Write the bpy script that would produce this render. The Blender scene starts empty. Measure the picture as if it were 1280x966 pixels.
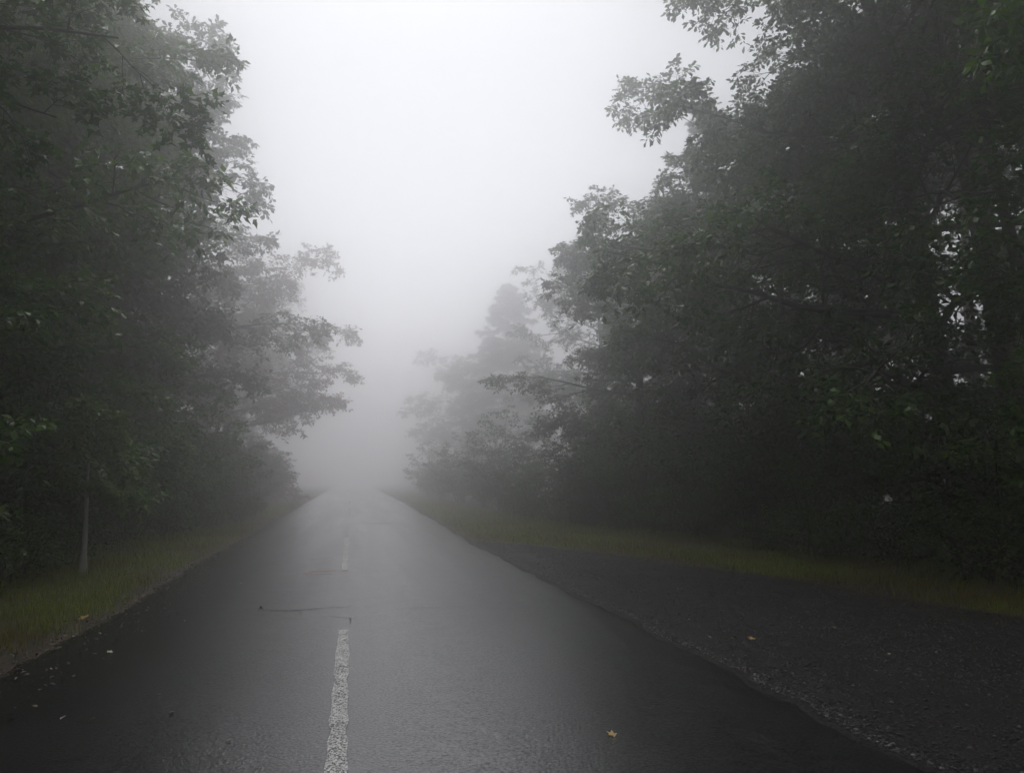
import bpy, math, random
import numpy as np

sc = bpy.context.scene
R = math.radians

# ------------------------------------------------------------------ camera
cam_d = bpy.data.cameras.new('camera')
cam = bpy.data.objects.new('camera', cam_d)
sc.collection.objects.link(cam)
cam.location = (0, 0, 1.55)
cam.rotation_euler = (R(96.7), 0, R(-11.65))
cam_d.sensor_width = 36
cam_d.lens = 27.08
cam_d.clip_end = 2000
sc.camera = cam

# ------------------------------------------------------------------ sky
SUN_EL, SUN_AZ = 64, 0            # azimuth measured from the road (+Y) towards +X
w = bpy.data.worlds.new('World'); sc.world = w
w.use_nodes = True
nt = w.node_tree; nt.nodes.clear()
sky = nt.nodes.new('ShaderNodeTexSky'); sky.sky_type = 'NISHITA'
sky.sun_disc = False
sky.sun_elevation = R(SUN_EL); sky.sun_rotation = R(SUN_AZ)
sky.air_density = 1.0; sky.dust_density = 1.0; sky.ozone_density = 1.0
hs = nt.nodes.new('ShaderNodeHueSaturation'); hs.inputs['Saturation'].default_value = 0.14
bg = nt.nodes.new('ShaderNodeBackground'); bg.inputs['Strength'].default_value = 0.12
wo = nt.nodes.new('ShaderNodeOutputWorld')
nt.links.new(sky.outputs[0], hs.inputs['Color']); nt.links.new(hs.outputs[0], bg.inputs[0]); nt.links.new(bg.outputs[0], wo.inputs[0])

# ------------------------------------------------------------------ sun behind the overcast
sd = bpy.data.lights.new('sun', 'SUN'); sd.energy = 0.5; sd.angle = R(40); sd.color = (1, 0.97, 0.94)
so = bpy.data.objects.new('sun', sd); sc.collection.objects.link(so)
so.rotation_euler = (R(-(90 - SUN_EL)), 0, R(-SUN_AZ))      # light travels towards the camera, out of the sky ahead
so.location = (0, 20, 40)

# ------------------------------------------------------------------ exposure and renderer
sc.view_settings.view_transform = 'Standard'
sc.view_settings.look = 'None'
sc.view_settings.exposure = 0.5
sc.view_settings.gamma = 1.0
sc.view_settings.use_curve_mapping = False
sc.render.engine = 'CYCLES'
cy = sc.cycles
cy.max_bounces = 14; cy.diffuse_bounces = 2; cy.glossy_bounces = 2; cy.transmission_bounces = 2
cy.volume_bounces = 12; cy.transparent_max_bounces = 8
cy.caustics_reflective = False; cy.caustics_refractive = False
cy.use_denoising = True
cy.use_adaptive_sampling = True; cy.adaptive_threshold = 0.03
FOG = 0.026

# ================================================================== helpers
C = sc.collection

def tag(o, label=None, cat=None, group=None, kind=None):
    if label: o['label'] = label
    if cat: o['category'] = cat
    if group: o['group'] = group
    if kind: o['kind'] = kind
    return o

def mesh_np(name, V, F, smooth=False):
    """V (n,3); F list of (m,k) int arrays of faces with k corners each"""
    me = bpy.data.meshes.new(name)
    V = np.asarray(V, np.float32)
    F = [np.asarray(f, np.int32) for f in F if len(f)]
    me.vertices.add(len(V)); me.vertices.foreach_set('co', V.ravel())
    loops = np.concatenate([f.ravel() for f in F])
    tot = np.concatenate([np.full(len(f), f.shape[1], np.int32) for f in F])
    st = np.concatenate([[0], np.cumsum(tot)[:-1]]).astype(np.int32)
    me.loops.add(len(loops)); me.loops.foreach_set('vertex_index', loops)
    me.polygons.add(len(tot)); me.polygons.foreach_set('loop_start', st)
    try: me.polygons.foreach_set('loop_total', tot)
    except Exception: pass
    if smooth: me.polygons.foreach_set('use_smooth', np.ones(len(tot), bool))
    me.update(calc_edges=True); me.validate()
    return me

def obj(name, me, mat=None, parent=None):
    o = bpy.data.objects.new(name, me); C.objects.link(o)
    if mat is not None and me is not None and not me.materials: me.materials.append(mat)
    if parent is not None: o.parent = parent
    return o

def empty(name, loc, rz=0, s=1.0):
    o = bpy.data.objects.new(name, None); C.objects.link(o)
    o.empty_display_size = 0.3
    o.location = loc; o.rotation_euler = (0, 0, R(rz)); o.scale = (s, s, s)
    return o

def nrm(v): return v / np.maximum(np.linalg.norm(v, axis=-1, keepdims=True), 1e-9)

# ================================================================== materials
def new_mat(name):
    m = bpy.data.materials.new(name); m.use_nodes = True
    t = m.node_tree; t.nodes.clear()
    out = t.nodes.new('ShaderNodeOutputMaterial')
    return m, t, out

def nd(t, typ, **kw):
    n = t.nodes.new(typ)
    for k, v in kw.items():
        if k in n.inputs: n.inputs[k].default_value = v
        else: setattr(n, k, v)
    return n

def ramp(t, src, stops):
    r = t.nodes.new('ShaderNodeValToRGB')
    e = r.color_ramp.elements
    while len(e) < len(stops): e.new(0.5)
    for el, (p, c) in zip(e, stops):
        el.position = p; el.color = (*c, 1) if len(c) == 3 else c
    t.links.new(src, r.inputs[0]); return r

def leaf_mat(name, cols, rough=0.32, spec=0.42, trans=0.32):
    m, t, out = new_mat(name)
    g = nd(t, 'ShaderNodeNewGeometry')
    tc = nd(t, 'ShaderNodeTexCoord')
    n1 = nd(t, 'ShaderNodeTexNoise', Scale=0.55, Detail=2.0)
    t.links.new(tc.outputs['Object'], n1.inputs['Vector'])
    mx = nd(t, 'ShaderNodeMath', operation='MULTIPLY_ADD'); mx.inputs[1].default_value = 0.85
    t.links.new(g.outputs['Random Per Island'], mx.inputs[0])
    m2 = nd(t, 'ShaderNodeMath', operation='MULTIPLY_ADD'); m2.inputs[1].default_value = 1.0; m2.inputs[2].default_value = -0.45
    t.links.new(n1.outputs['Fac'], m2.inputs[0]); t.links.new(m2.outputs[0], mx.inputs[2])
    rp = ramp(t, mx.outputs[0], cols)
    p = nd(t, 'ShaderNodeBsdfPrincipled', Roughness=rough)
    p.inputs['Specular IOR Level'].default_value = spec
    t.links.new(rp.outputs[0], p.inputs['Base Color'])
    tr = nd(t, 'ShaderNodeBsdfTranslucent')
    br = nd(t, 'ShaderNodeMixRGB', blend_type='MULTIPLY'); br.inputs[0].default_value = 1; br.inputs[2].default_value = (1.3, 1.5, 0.6, 1)
    t.links.new(rp.outputs[0], br.inputs[1]); t.links.new(br.outputs[0], tr.inputs['Color'])
    mixs = nd(t, 'ShaderNodeMixShader'); mixs.inputs[0].default_value = trans
    t.links.new(p.outputs[0], mixs.inputs[1]); t.links.new(tr.outputs[0], mixs.inputs[2])
    t.links.new(mixs.outputs[0], out.inputs['Surface'])
    return m

def bark_mat(name, c1, c2, scale=(14, 14, 3)):
    m, t, out = new_mat(name)
    tc = nd(t, 'ShaderNodeTexCoord'); mp = nd(t, 'ShaderNodeMapping'); mp.inputs['Scale'].default_value = scale
    t.links.new(tc.outputs['Object'], mp.inputs[0])
    n = nd(t, 'ShaderNodeTexNoise', Scale=1.0, Detail=6.0, Roughness=0.7); t.links.new(mp.outputs[0], n.inputs['Vector'])
    rp = ramp(t, n.outputs['Fac'], [(0.3, c1), (0.7, c2)])
    p = nd(t, 'ShaderNodeBsdfPrincipled', Roughness=0.75)
    t.links.new(rp.outputs[0], p.inputs['Base Color'])
    b = nd(t, 'ShaderNodeBump', Strength=0.8, Distance=0.03)
    t.links.new(n.outputs['Fac'], b.inputs['Height']); t.links.new(b.outputs[0], p.inputs['Normal'])
    t.links.new(p.outputs[0], out.inputs['Surface'])
    return m

M = {}
M['leaf_dark'] = leaf_mat('leaf_dark', [(0.0, (0.014, 0.050, 0.003)), (0.5, (0.042, 0.102, 0.006)), (1.0, (0.110, 0.190, 0.012))])
M['leaf_green'] = leaf_mat('leaf_green', [(0.0, (0.024, 0.068, 0.004)), (0.5, (0.068, 0.142, 0.008)), (1.0, (0.165, 0.245, 0.018))])
M['leaf_olive'] = leaf_mat('leaf_olive', [(0.0, (0.026, 0.044, 0.006)), (0.5, (0.054, 0.080, 0.011)), (1.0, (0.115, 0.140, 0.024))])
M['leaf_russet'] = leaf_mat('leaf_russet', [(0.0, (0.070, 0.042, 0.010)), (0.5, (0.150, 0.075, 0.022)), (1.0, (0.25, 0.11, 0.045))])
M['leaf_bush'] = leaf_mat('leaf_bush', [(0.0, (0.014, 0.046, 0.004)), (0.5, (0.042, 0.098, 0.007)), (1.0, (0.110, 0.185, 0.014))])
M['leaf_young'] = leaf_mat('leaf_young', [(0.0, (0.06, 0.10, 0.02)), (0.5, (0.12, 0.18, 0.035)), (1.0, (0.20, 0.26, 0.07))], rough=0.35, spec=0.6)
M['needle'] = leaf_mat('needle', [(0.0, (0.012, 0.024, 0.012)), (0.5, (0.022, 0.042, 0.020)), (1.0, (0.04, 0.065, 0.028))], rough=0.55, trans=0.1)
M['bark'] = bark_mat('bark', (0.020, 0.017, 0.014), (0.075, 0.065, 0.055))
M['bark_pine'] = bark_mat('bark_pine', (0.03, 0.024, 0.02), (0.12, 0.09, 0.075))
M['bark_grey'] = bark_mat('bark_grey', (0.24, 0.23, 0.22), (0.42, 0.41, 0.39), (8, 8, 5))

# ================================================================== growing wood and leaves
def tubes(P, rad, sides, cap=False):
    """P (N,K,3) polylines, rad (N,K): tapered tubes"""
    N, K, _ = P.shape
    T = nrm(np.gradient(P, axis=1))
    ref = np.where(np.abs(T[..., 2:3]) > 0.9, np.array([1., 0, 0]), np.array([0, 0, 1.]))
    A = nrm(np.cross(T, ref)); B = np.cross(T, A)
    a = np.arange(sides) / sides * 2 * np.pi
    V = P[:, :, None] + rad[:, :, None, None] * (np.cos(a)[:, None] * A[:, :, None] + np.sin(a)[:, None] * B[:, :, None])
    idx = np.arange(N * K * sides).reshape(N, K, sides)
    q = np.stack([idx[:, :-1], np.roll(idx, -1, 2)[:, :-1], np.roll(idx, -1, 2)[:, 1:], idx[:, 1:]], -1).reshape(-1, 4)
    return V.reshape(-1, 3), q

def sample(P, rad, t):
    """P (N,K,3), t (N,n) in 0..1 -> positions, tangents, radii"""
    N, K, _ = P.shape
    u = np.clip(t, 0, 0.9999) * (K - 1); i = u.astype(int); f = (u - i)[..., None]
    n = np.arange(N)[:, None]
    p = P[n, i] * (1 - f) + P[n, i + 1] * f
    tg = nrm(P[n, i + 1] - P[n, i])
    r = rad[n, i] * (1 - f[..., 0]) + rad[n, i + 1] * f[..., 0]
    return p, tg, r

def spawn(rng, P, rad, n, t0, t1, length, ang, vert, K, droop, rfac, rmin):
    """side shoots along every polyline of P"""
    N = len(P)
    t = t0 + (t1 - t0) * (np.arange(n) + rng.uniform(0.1, 0.9, (N, n))) / n
    p, tg, r = sample(P, rad, t)
    side = np.where(np.arange(n) % 2 == 0, 1., -1.)[None, :, None] * np.where(rng.random((N, 1, 1)) < .5, 1, -1)
    hor = nrm(np.cross(np.array([0, 0, 1.]), tg) + rng.normal(0, 0.05, tg.shape))
    up = np.cross(tg, hor)
    perp = nrm(hor * side + up * rng.normal(0.05, vert, (N, n, 1)))
    a = rng.uniform(ang[0], ang[1], (N, n, 1))
    d = nrm(tg * np.cos(a) + perp * np.sin(a))
    par_len = np.linalg.norm(np.diff(P, axis=1), axis=2).sum(1)
    L = (length[0] + length[1] * par_len[:, None] * (1.05 - 0.75 * t)) * rng.uniform(0.65, 1.25, (N, n))
    s = np.linspace(0, 1, K)
    Q = p[:, :, None] + (L[..., None] * s)[..., None] * d[:, :, None]
    Q[..., 2] += (L * rng.normal(droop, abs(droop) * 0.6 + 0.03, (N, n)))[..., None] * s ** 2
    wob = rng.normal(0, 0.05, Q.shape) * L[..., None, None] * s[None, None, :, None]
    Q = Q + wob
    r0 = np.maximum(r * rfac, rmin)
    RR = r0[..., None] * (1 - 0.75 * s)
    return Q.reshape(-1, K, 3), np.maximum(RR.reshape(-1, K), 0.0025)

OAK = (np.array([[0, 0, 0], [.30, .13, .02], [.66, .25, .04], [1., 0, -.05], [.66, -.25, .04], [.30, -.13, .02]]),
       [np.array([[0, 1, 5], [3, 4, 2]]), np.array([[1, 2, 4, 5]])])
OVAL = (np.array([[0, 0, 0], [.40, .27, .05], [1., 0, -.06], [.40, -.27, .05]]), [np.array([[0, 1, 2], [0, 2, 3]])])
def _maple():
    a = [(0, 0), (-.02, -.40), (.30, -.22), (.62, -.50), (.60, -.17), (1.0, 0), (.60, .17), (.62, .50), (.30, .22), (-.02, .40)]
    V = np.array([(x, y, -0.12 * abs(y) + .02 * x) for x, y in a])
    F = [np.array([[0, k, k + 1] for k in range(1, 9)])]
    return V, F
MAPLE = _maple()
TRIDENT = (np.array([[0, 0, 0], [.12, -.44, -.06], [.46, -.17, .02], [1., 0, -.05], [.46, .17, .02], [.12, .44, -.06]]), [np.array([[0, 1, 2], [0, 4, 5]]), np.array([[0, 2, 3, 4]])])
NEEDLE = (np.array([[0, .10, 0], [1, .06, -.04], [1, -.06, -.04], [0, -.10, 0]]), [np.array([[0, 3, 2, 1]])])

def leaves(rng, P, rad, n, size, shape, t0=0.15, flat=0.45, hang=0.25, spread=0.9, keep=1.0):
    N = len(P)
    t = t0 + (1.02 - t0) * (np.arange(n) + rng.uniform(0.1, 0.9, (N, n))) / n
    p, tg, _ = sample(P, rad, t)
    side = np.where(np.arange(n) % 2 == 0, 1., -1.)[None, :, None]
    hor = nrm(np.cross(np.array([0, 0, 1.]), tg) + rng.normal(0, 0.2, tg.shape))
    A = tg * rng.uniform(0.25, 0.9, (N, n, 1)) + hor * side * spread + rng.normal(0, 0.3, tg.shape)
    A[..., 2] -= rng.uniform(0, 2 * hang, (N, n))
    A = nrm(A)
    Nn = np.array([0, 0, 1.]) + rng.normal(0, flat, tg.shape)
    B = nrm(np.cross(Nn, A)); Nn = np.cross(A, B)
    S = size * rng.uniform(0.5, 1.35, (N, n))
    p = p + A * (S * 0.15)[..., None]
    p, A, B, Nn, S = [x.reshape(-1, *x.shape[2:]) for x in (p, A, B, Nn, S)]
    if keep < 1:
        k = rng.random(len(p)) < keep
        p, A, B, Nn, S = p[k], A[k], B[k], Nn[k], S[k]
    return (p, A, B, Nn, S)

def leaf_mesh(name, L, shape):
    p, A, B, Nn, S = L
    Vt, Ft = shape
    V = p[:, None] + S[:, None, None] * (Vt[None, :, 0:1] * A[:, None] + Vt[None, :, 1:2] * B[:, None] + Vt[None, :, 2:3] * Nn[:, None])
    off = (np.arange(len(p)) * len(Vt))[:, None, None]
    return mesh_np(name, V.reshape(-1, 3), [(f[None] + off).reshape(-1, f.shape[1]) for f in Ft])

def join_tubes(name, parts, mat):
    VV, FF, o = [], [], 0
    for V, F in parts:
        VV.append(V); FF.append(F + o); o += len(V)
    me = mesh_np(name, np.concatenate(VV), [np.concatenate(FF)], True)
    me.materials.append(mat)
    return me

def grow(seed, h, r0, crown0, rad, nl=24, asym=0.35, n2=9, n3=5, n4=4, nleaf=9, size=0.12, shape=OAK, lean=(0, 0), rise=0.35,
         droop=0.25, prof=(0.12, 0.83, 0.7), leafmat='leaf_dark', bark='bark', trunk_k=12, wob=0.12, l2=0.34, keep=1.0, rfac=0.5, flat=0.45, tr_s=10, extra=()):
    """a broadleaf tree: returns the meshes of trunk, limbs and crown"""
    rng = np.random.default_rng(seed)
    s = np.linspace(0, 1, trunk_k)
    tp = np.zeros((1, trunk_k, 3)); tp[0, :, 2] = s * h * 0.97
    w_ = np.cumsum(rng.normal(0, wob, (trunk_k, 2)), 0) * s[:, None]
    tp[0, :, :2] = w_ + np.outer(s ** 1.2 * h, lean)
    tr = (r0 * (1 - 0.93 * s) * (1 + 0.55 * np.exp(-s * 26)))[None]
    Vt, Ft = tubes(tp, tr, tr_s)
    # main limbs fill the crown's outline
    t = (np.arange(nl) + rng.uniform(0.1, 0.9, nl)) / nl
    z0 = crown0 + (h * 0.93 - crown0) * t
    p, tg, rr = sample(tp, tr, (z0 / (h * 0.97))[None]); p = p[0]; rr = rr[0]
    az = np.arange(nl) * 2.399 + rng.normal(0, 0.35, nl)
    env = rad * np.sin(np.pi * (prof[0] + prof[1] * t)) ** prof[2]
    L = env * (1 + asym * np.cos(az)) * rng.uniform(0.82, 1.06, nl)
    K = 8; u = np.linspace(0, 1, K)
    over = np.full(nl, np.nan)
    for z_, a_, l_, r_ in extra:                     # a few long limbs with a set height and reach
        k_ = int(np.argmin(np.abs(z0 - z_) + 9 * ~np.isnan(over))); az[k_] = a_; L[k_] = l_; over[k_] = r_
    up = L * (rise * (0.3 + 1.5 * t) + rng.normal(0, 0.08, nl))
    dr = L * droop * rng.uniform(0.5, 1.4, nl) * (1.15 - t)
    up = np.where(np.isnan(over), up, over); dr = np.where(np.isnan(over), dr, 0)
    LP = np.zeros((nl, K, 3))
    d = np.stack([np.cos(az), np.sin(az)], 1)
    LP[..., :2] = p[:, None, :2] + (L[:, None] * u)[..., None] * d[:, None]
    LP[..., 2] = p[:, None, 2] + up[:, None] * u - dr[:, None] * u ** 2.2
    LP += np.cumsum(rng.normal(0, 0.06, LP.shape), 1) * (L[:, None, None] * u[None, :, None]) * 0.5
    ph = rng.uniform(0, 6.28, (nl, 1)); LP[..., 2] += L[:, None] * 0.05 * u * np.sin(u * 6.5 + ph); LP[..., :2] += (L[:, None] * 0.05 * u * np.cos(u * 5.5 + ph))[..., None] * np.stack([-d[:, 1], d[:, 0]], 1)[:, None]
    LP[..., 2] = np.maximum(LP[..., 2], 0.25)
    LR = np.maximum(rr * rfac, 0.018)[:, None] * (1 - 0.85 * u)
    P2, R2 = spawn(rng, LP, LR, n2, 0.18, 1.0, (0.25, l2), (0.6, 1.1), 1.0, 6, -0.10, 0.6, 0.010)
    P3, R3 = spawn(rng, P2, R2, n3, 0.15, 1.0, (0.22, 0.40), (0.5, 1.1), 0.9, 5, -0.12, 0.6, 0.006)
    P4, R4 = spawn(rng, P3, R3, n4, 0.15, 1.0, (0.18, 0.35), (0.5, 1.1), 0.8, 4, -0.2, 0.6, 0.004)
    for Q in (P2, P3, P4): Q[..., 2] = np.maximum(Q[..., 2], 0.06)
    # drop the odd shoot so that the crown breaks up into sprays with gaps
    k3 = rng.random(len(P3)) < 0.93
    k4 = np.repeat(k3, n4) & (rng.random(len(P4)) < 0.92)
    P4, R4 = P4[k4], R4[k4]
    limb = join_tubes('limb', [tubes(LP, LR, 6), tubes(P2, R2, 4)], M[bark])
    twig = join_tubes('twig', [tubes(P3[k3], R3[k3], 3)], M[bark])
    trunk = join_tubes('trunk', [(Vt, Ft)], M[bark])
    L4 = leaves(rng, P4, R4, nleaf, size, shape, keep=keep, flat=flat)
    cr = leaf_mesh('crown', L4, shape); cr.materials.append(M[leafmat])
    return dict(trunk=trunk, limb=limb, twig=twig, crown=cr, _leaves=(L4, shape))

def conifer(seed, h, r0, crown0, rad, nl=70, per=9, leafmat='needle', bark='bark_pine', nleaf=26, size=0.10, pw=0.85, droop=0.28, n3=6):
    rng = np.random.default_rng(seed)
    K0 = 10; s = np.linspace(0, 1, K0)
    tp = np.zeros((1, K0, 3)); tp[0, :, 2] = s * h
    tp[0, :, :2] = np.cumsum(rng.normal(0, 0.03, (K0, 2)), 0)
    tr = (r0 * (1 - 0.95 * s) * (1 + 0.4 * np.exp(-s * 26)))[None]
    t = np.sort(rng.random(nl)); z0 = crown0 + (h * 0.98 - crown0) * t
    p, tg, rr = sample(tp, tr, (z0 / h)[None]); p = p[0]; rr = rr[0]
    az = np.arange(nl) * 2.399 + rng.normal(0, 0.3, nl)
    L = (rad * (1 - t) ** pw + 0.15) * rng.uniform(0.7, 1.15, nl)
    K = 6; u = np.linspace(0, 1, K)
    LP = np.zeros((nl, K, 3)); d = np.stack([np.cos(az), np.sin(az)], 1)
    LP[..., :2] = p[:, None, :2] + (L[:, None] * u)[..., None] * d[:, None]
    LP[..., 2] = np.maximum(p[:, None, 2] + (L * 0.15)[:, None] * u - (L * droop)[:, None] * u ** 2 * (1.3 - t)[:, None], 0.15)
    LR = np.maximum(rr * 0.3, 0.012)[:, None] * (1 - 0.85 * u)
    P2, R2 = spawn(rng, LP, LR, per, 0.15, 1.0, (0.18, 0.30), (0.6, 1.0), 0.25, 4, -0.15, 0.6, 0.006)
    P3, R3 = spawn(rng, P2, R2, n3, 0.1, 1.0, (0.12, 0.30), (0.6, 1.0), 0.25, 3, -0.15, 0.6, 0.004)
    for Q in (P2, P3): Q[..., 2] = np.maximum(Q[..., 2], 0.06)
    trunk = join_tubes('trunk', [tubes(tp, tr, 10)], M[bark])
    limb = join_tubes('limb', [tubes(LP, LR, 5), tubes(P2, R2, 3)], M[bark])
    Lf = leaves(rng, P3, R3, nleaf, size, NEEDLE, t0=0.0, flat=0.6, hang=0.1, spread=0.7)
    cr = leaf_mesh('crown', Lf, NEEDLE); cr.materials.append(M[leafmat])
    return dict(trunk=trunk, limb=limb, crown=cr)

def bush(seed, h, rad, ns=12, n2=7, n3=4, n4=3, nleaf=8, size=0.09, shape=OVAL, leafmat='leaf_bush', keep=1.0):
    rng = np.random.default_rng(seed)
    K = 7; u = np.linspace(0, 1, K)
    az = np.arange(ns) * 2.399 + rng.normal(0, 0.3, ns)
    q = np.sqrt((np.arange(ns) + 0.5) / ns)
    Lh = rad * q * rng.uniform(0.7, 1.1, ns); hh = h * (1.03 - 0.55 * q ** 2) * rng.uniform(0.75, 1.1, ns)
    LP = np.zeros((ns, K, 3)); d = np.stack([np.cos(az), np.sin(az)], 1)
    LP[..., :2] = rng.normal(0, 0.12, (ns, 1, 2)) + (Lh[:, None] * u ** 1.2)[..., None] * d[:, None]
    LP[..., 2] = hh[:, None] * (u * 1.25 - 0.25 * u ** 3)
    LP += np.cumsum(rng.normal(0, 0.03, LP.shape), 1) * u[None, :, None] * h * 0.4
    LP[..., 2] = np.maximum(LP[..., 2], 0.0)
    LR = 0.022 * (1 - 0.8 * u)[None] * np.ones((ns, 1))
    P2, R2 = spawn(rng, LP, LR, n2, 0.12, 1.0, (0.2, 0.22), (0.5, 1.1), 0.6, 5, -0.08, 0.6, 0.006)
    P3, R3 = spawn(rng, P2, R2, n3, 0.1, 1.0, (0.15, 0.35), (0.5, 1.1), 0.6, 4, -0.1, 0.6, 0.004)
    P4, R4 = spawn(rng, P3, R3, n4, 0.1, 1.0, (0.12, 0.3), (0.5, 1.1), 0.6, 3, -0.15, 0.6, 0.003)
    for Q in (P2, P3, P4): Q[..., 2] = np.maximum(Q[..., 2], 0.04)
    stem = join_tubes('stem', [tubes(LP, LR, 5), tubes(P2, R2, 3)], M['bark'])
    Lf = leaves(rng, P4, R4, nleaf, size, shape, keep=keep, flat=0.5)
    fo = leaf_mesh('foliage', Lf, shape); fo.materials.append(M[leafmat])
    return dict(stem=stem, foliage=fo)

def place(name, parts, loc, rz, s, label, cat, group, mats=None, sz=None):
    e = empty(name, loc, rz, s)
    if sz: e.scale = (s, s, s * sz)
    tag(e, label, cat, group)
    made = {}
    for k, me in parts.items():
        if k.startswith('_'): continue
        o = obj(k, me, None, made.get('limb') if k == 'twig' else e)
        made[k] = o
        if k in ('crown', 'foliage', 'twig'): o['kind'] = 'stuff'
        if mats and k in mats:
            o.material_slots[0].link = 'OBJECT'; o.material_slots[0].material = M[mats[k]]
    return e

# ================================================================== the setting: ground, road, lay-by, verges
def value_noise(x, y, seed, sc_):
    rng = np.random.default_rng(seed); G = rng.random((64, 64))
    X = np.asarray(x) / sc_; Y = np.asarray(y) / sc_
    xi = np.floor(X).astype(int); yi = np.floor(Y).astype(int); fx = X - xi; fy = Y - yi
    fx = fx * fx * (3 - 2 * fx); fy = fy * fy * (3 - 2 * fy)
    g = lambda a, b: G[a % 64, b % 64]
    return (g(xi, yi) * (1 - fx) + g(xi + 1, yi) * fx) * (1 - fy) + (g(xi, yi + 1) * (1 - fx) + g(xi + 1, yi + 1) * fx) * fy

# outlines in metres along the road (Y)
LB_Y = np.array([-30, 0, 4.0, 7.3, 8.5, 9.9, 11.35, 13.2, 15.2, 16.9, 18.4, 19.6])
LB_X = np.array([7.4, 7.4, 7.35, 7.2, 6.9, 6.7, 6.33, 5.79, 5.1, 4.3, 3.2, 2.6])          # outer edge of the lay-by
GB_Y = np.array([-30, 0, 8.8, 11.7, 14.9, 17.0, 25.0, 34.2, 45.0, 70, 130])
GB_X = np.array([8.6, 8.6, 8.7, 8.7, 8.3, 7.6, 6.7, 5.6, 4.6, 4.3, 4.3])                   # where the wood begins, right
GL_Y = np.array([-30, 0, 6, 11.8, 16, 19.4, 28.5, 45, 70, 130])
GL_X = np.array([-4.6, -4.6, -4.6, -4.7, -4.9, -4.3, -3.7, -3.6, -3.6, -3.6])              # where the wood begins, left
def road_r(y): return 2.92 + 0.16 * (value_noise(y * 0 + 3, y, 5, 2.2) - .5) + 0.10 * (value_noise(y * 0, y, 6, 0.45) - .5) + 0.05 * (value_noise(y * 0, y, 7, 0.13) - .5) + np.interp(y, [0, 7, 12, 17, 28, 43], [.15, .05, 0, -.2, -.05, .1])
def road_l(y): return -2.62 + 0.14 * (value_noise(y * 0 + 9, y, 8, 2.5) - .5) + 0.07 * (value_noise(y * 0, y, 9, 0.4) - .5)
def road_z(x): return 0.075 - 0.012 * np.abs(x)

def ground_z(x, y):
    x = np.asarray(x, float); y = np.asarray(y, float)
    far = np.where(x > 0, x - np.interp(y, GB_Y, GB_X), np.interp(y, GL_Y, GL_X) - x)
    bank = np.clip(far + 0.6, 0, 12)
    return 0.035 * bank + (value_noise(x + 500, y + 500, 3, 3.5) - .5) * 0.22 * np.clip(bank, 0, 1) + (value_noise(x + 500, y + 500, 4, 0.8) - .5) * 0.03 * np.clip(bank, 0, 1) - 0.012

def m_ground():
    m, t, out = new_mat('forest_floor')
    tc = nd(t, 'ShaderNodeTexCoord')
    n = nd(t, 'ShaderNodeTexNoise', Scale=5.0, Detail=8.0, Roughness=0.75); t.links.new(tc.outputs['Object'], n.inputs['Vector'])
    v = nd(t, 'ShaderNodeTexVoronoi', Scale=22.0); t.links.new(tc.outputs['Object'], v.inputs['Vector'])
    rp = ramp(t, n.outputs['Fac'], [(0.3, (0.018, 0.013, 0.009)), (0.55, (0.045, 0.030, 0.018)), (0.75, (0.075, 0.045, 0.026))])
    mx = nd(t, 'ShaderNodeMixRGB', blend_type='OVERLAY'); mx.inputs[0].default_value = 0.35
    t.links.new(rp.outputs[0], mx.inputs[1]); t.links.new(v.outputs['Color'], mx.inputs[2])
    p = nd(t, 'ShaderNodeBsdfPrincipled', Roughness=0.8); t.links.new(mx.outputs[0], p.inputs['Base Color'])
    b = nd(t, 'ShaderNodeBump', Strength=0.7, Distance=0.03); t.links.new(n.outputs['Fac'], b.inputs['Height']); t.links.new(b.outputs[0], p.inputs['Normal'])
    t.links.new(p.outputs[0], out.inputs['Surface']); return m

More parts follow.
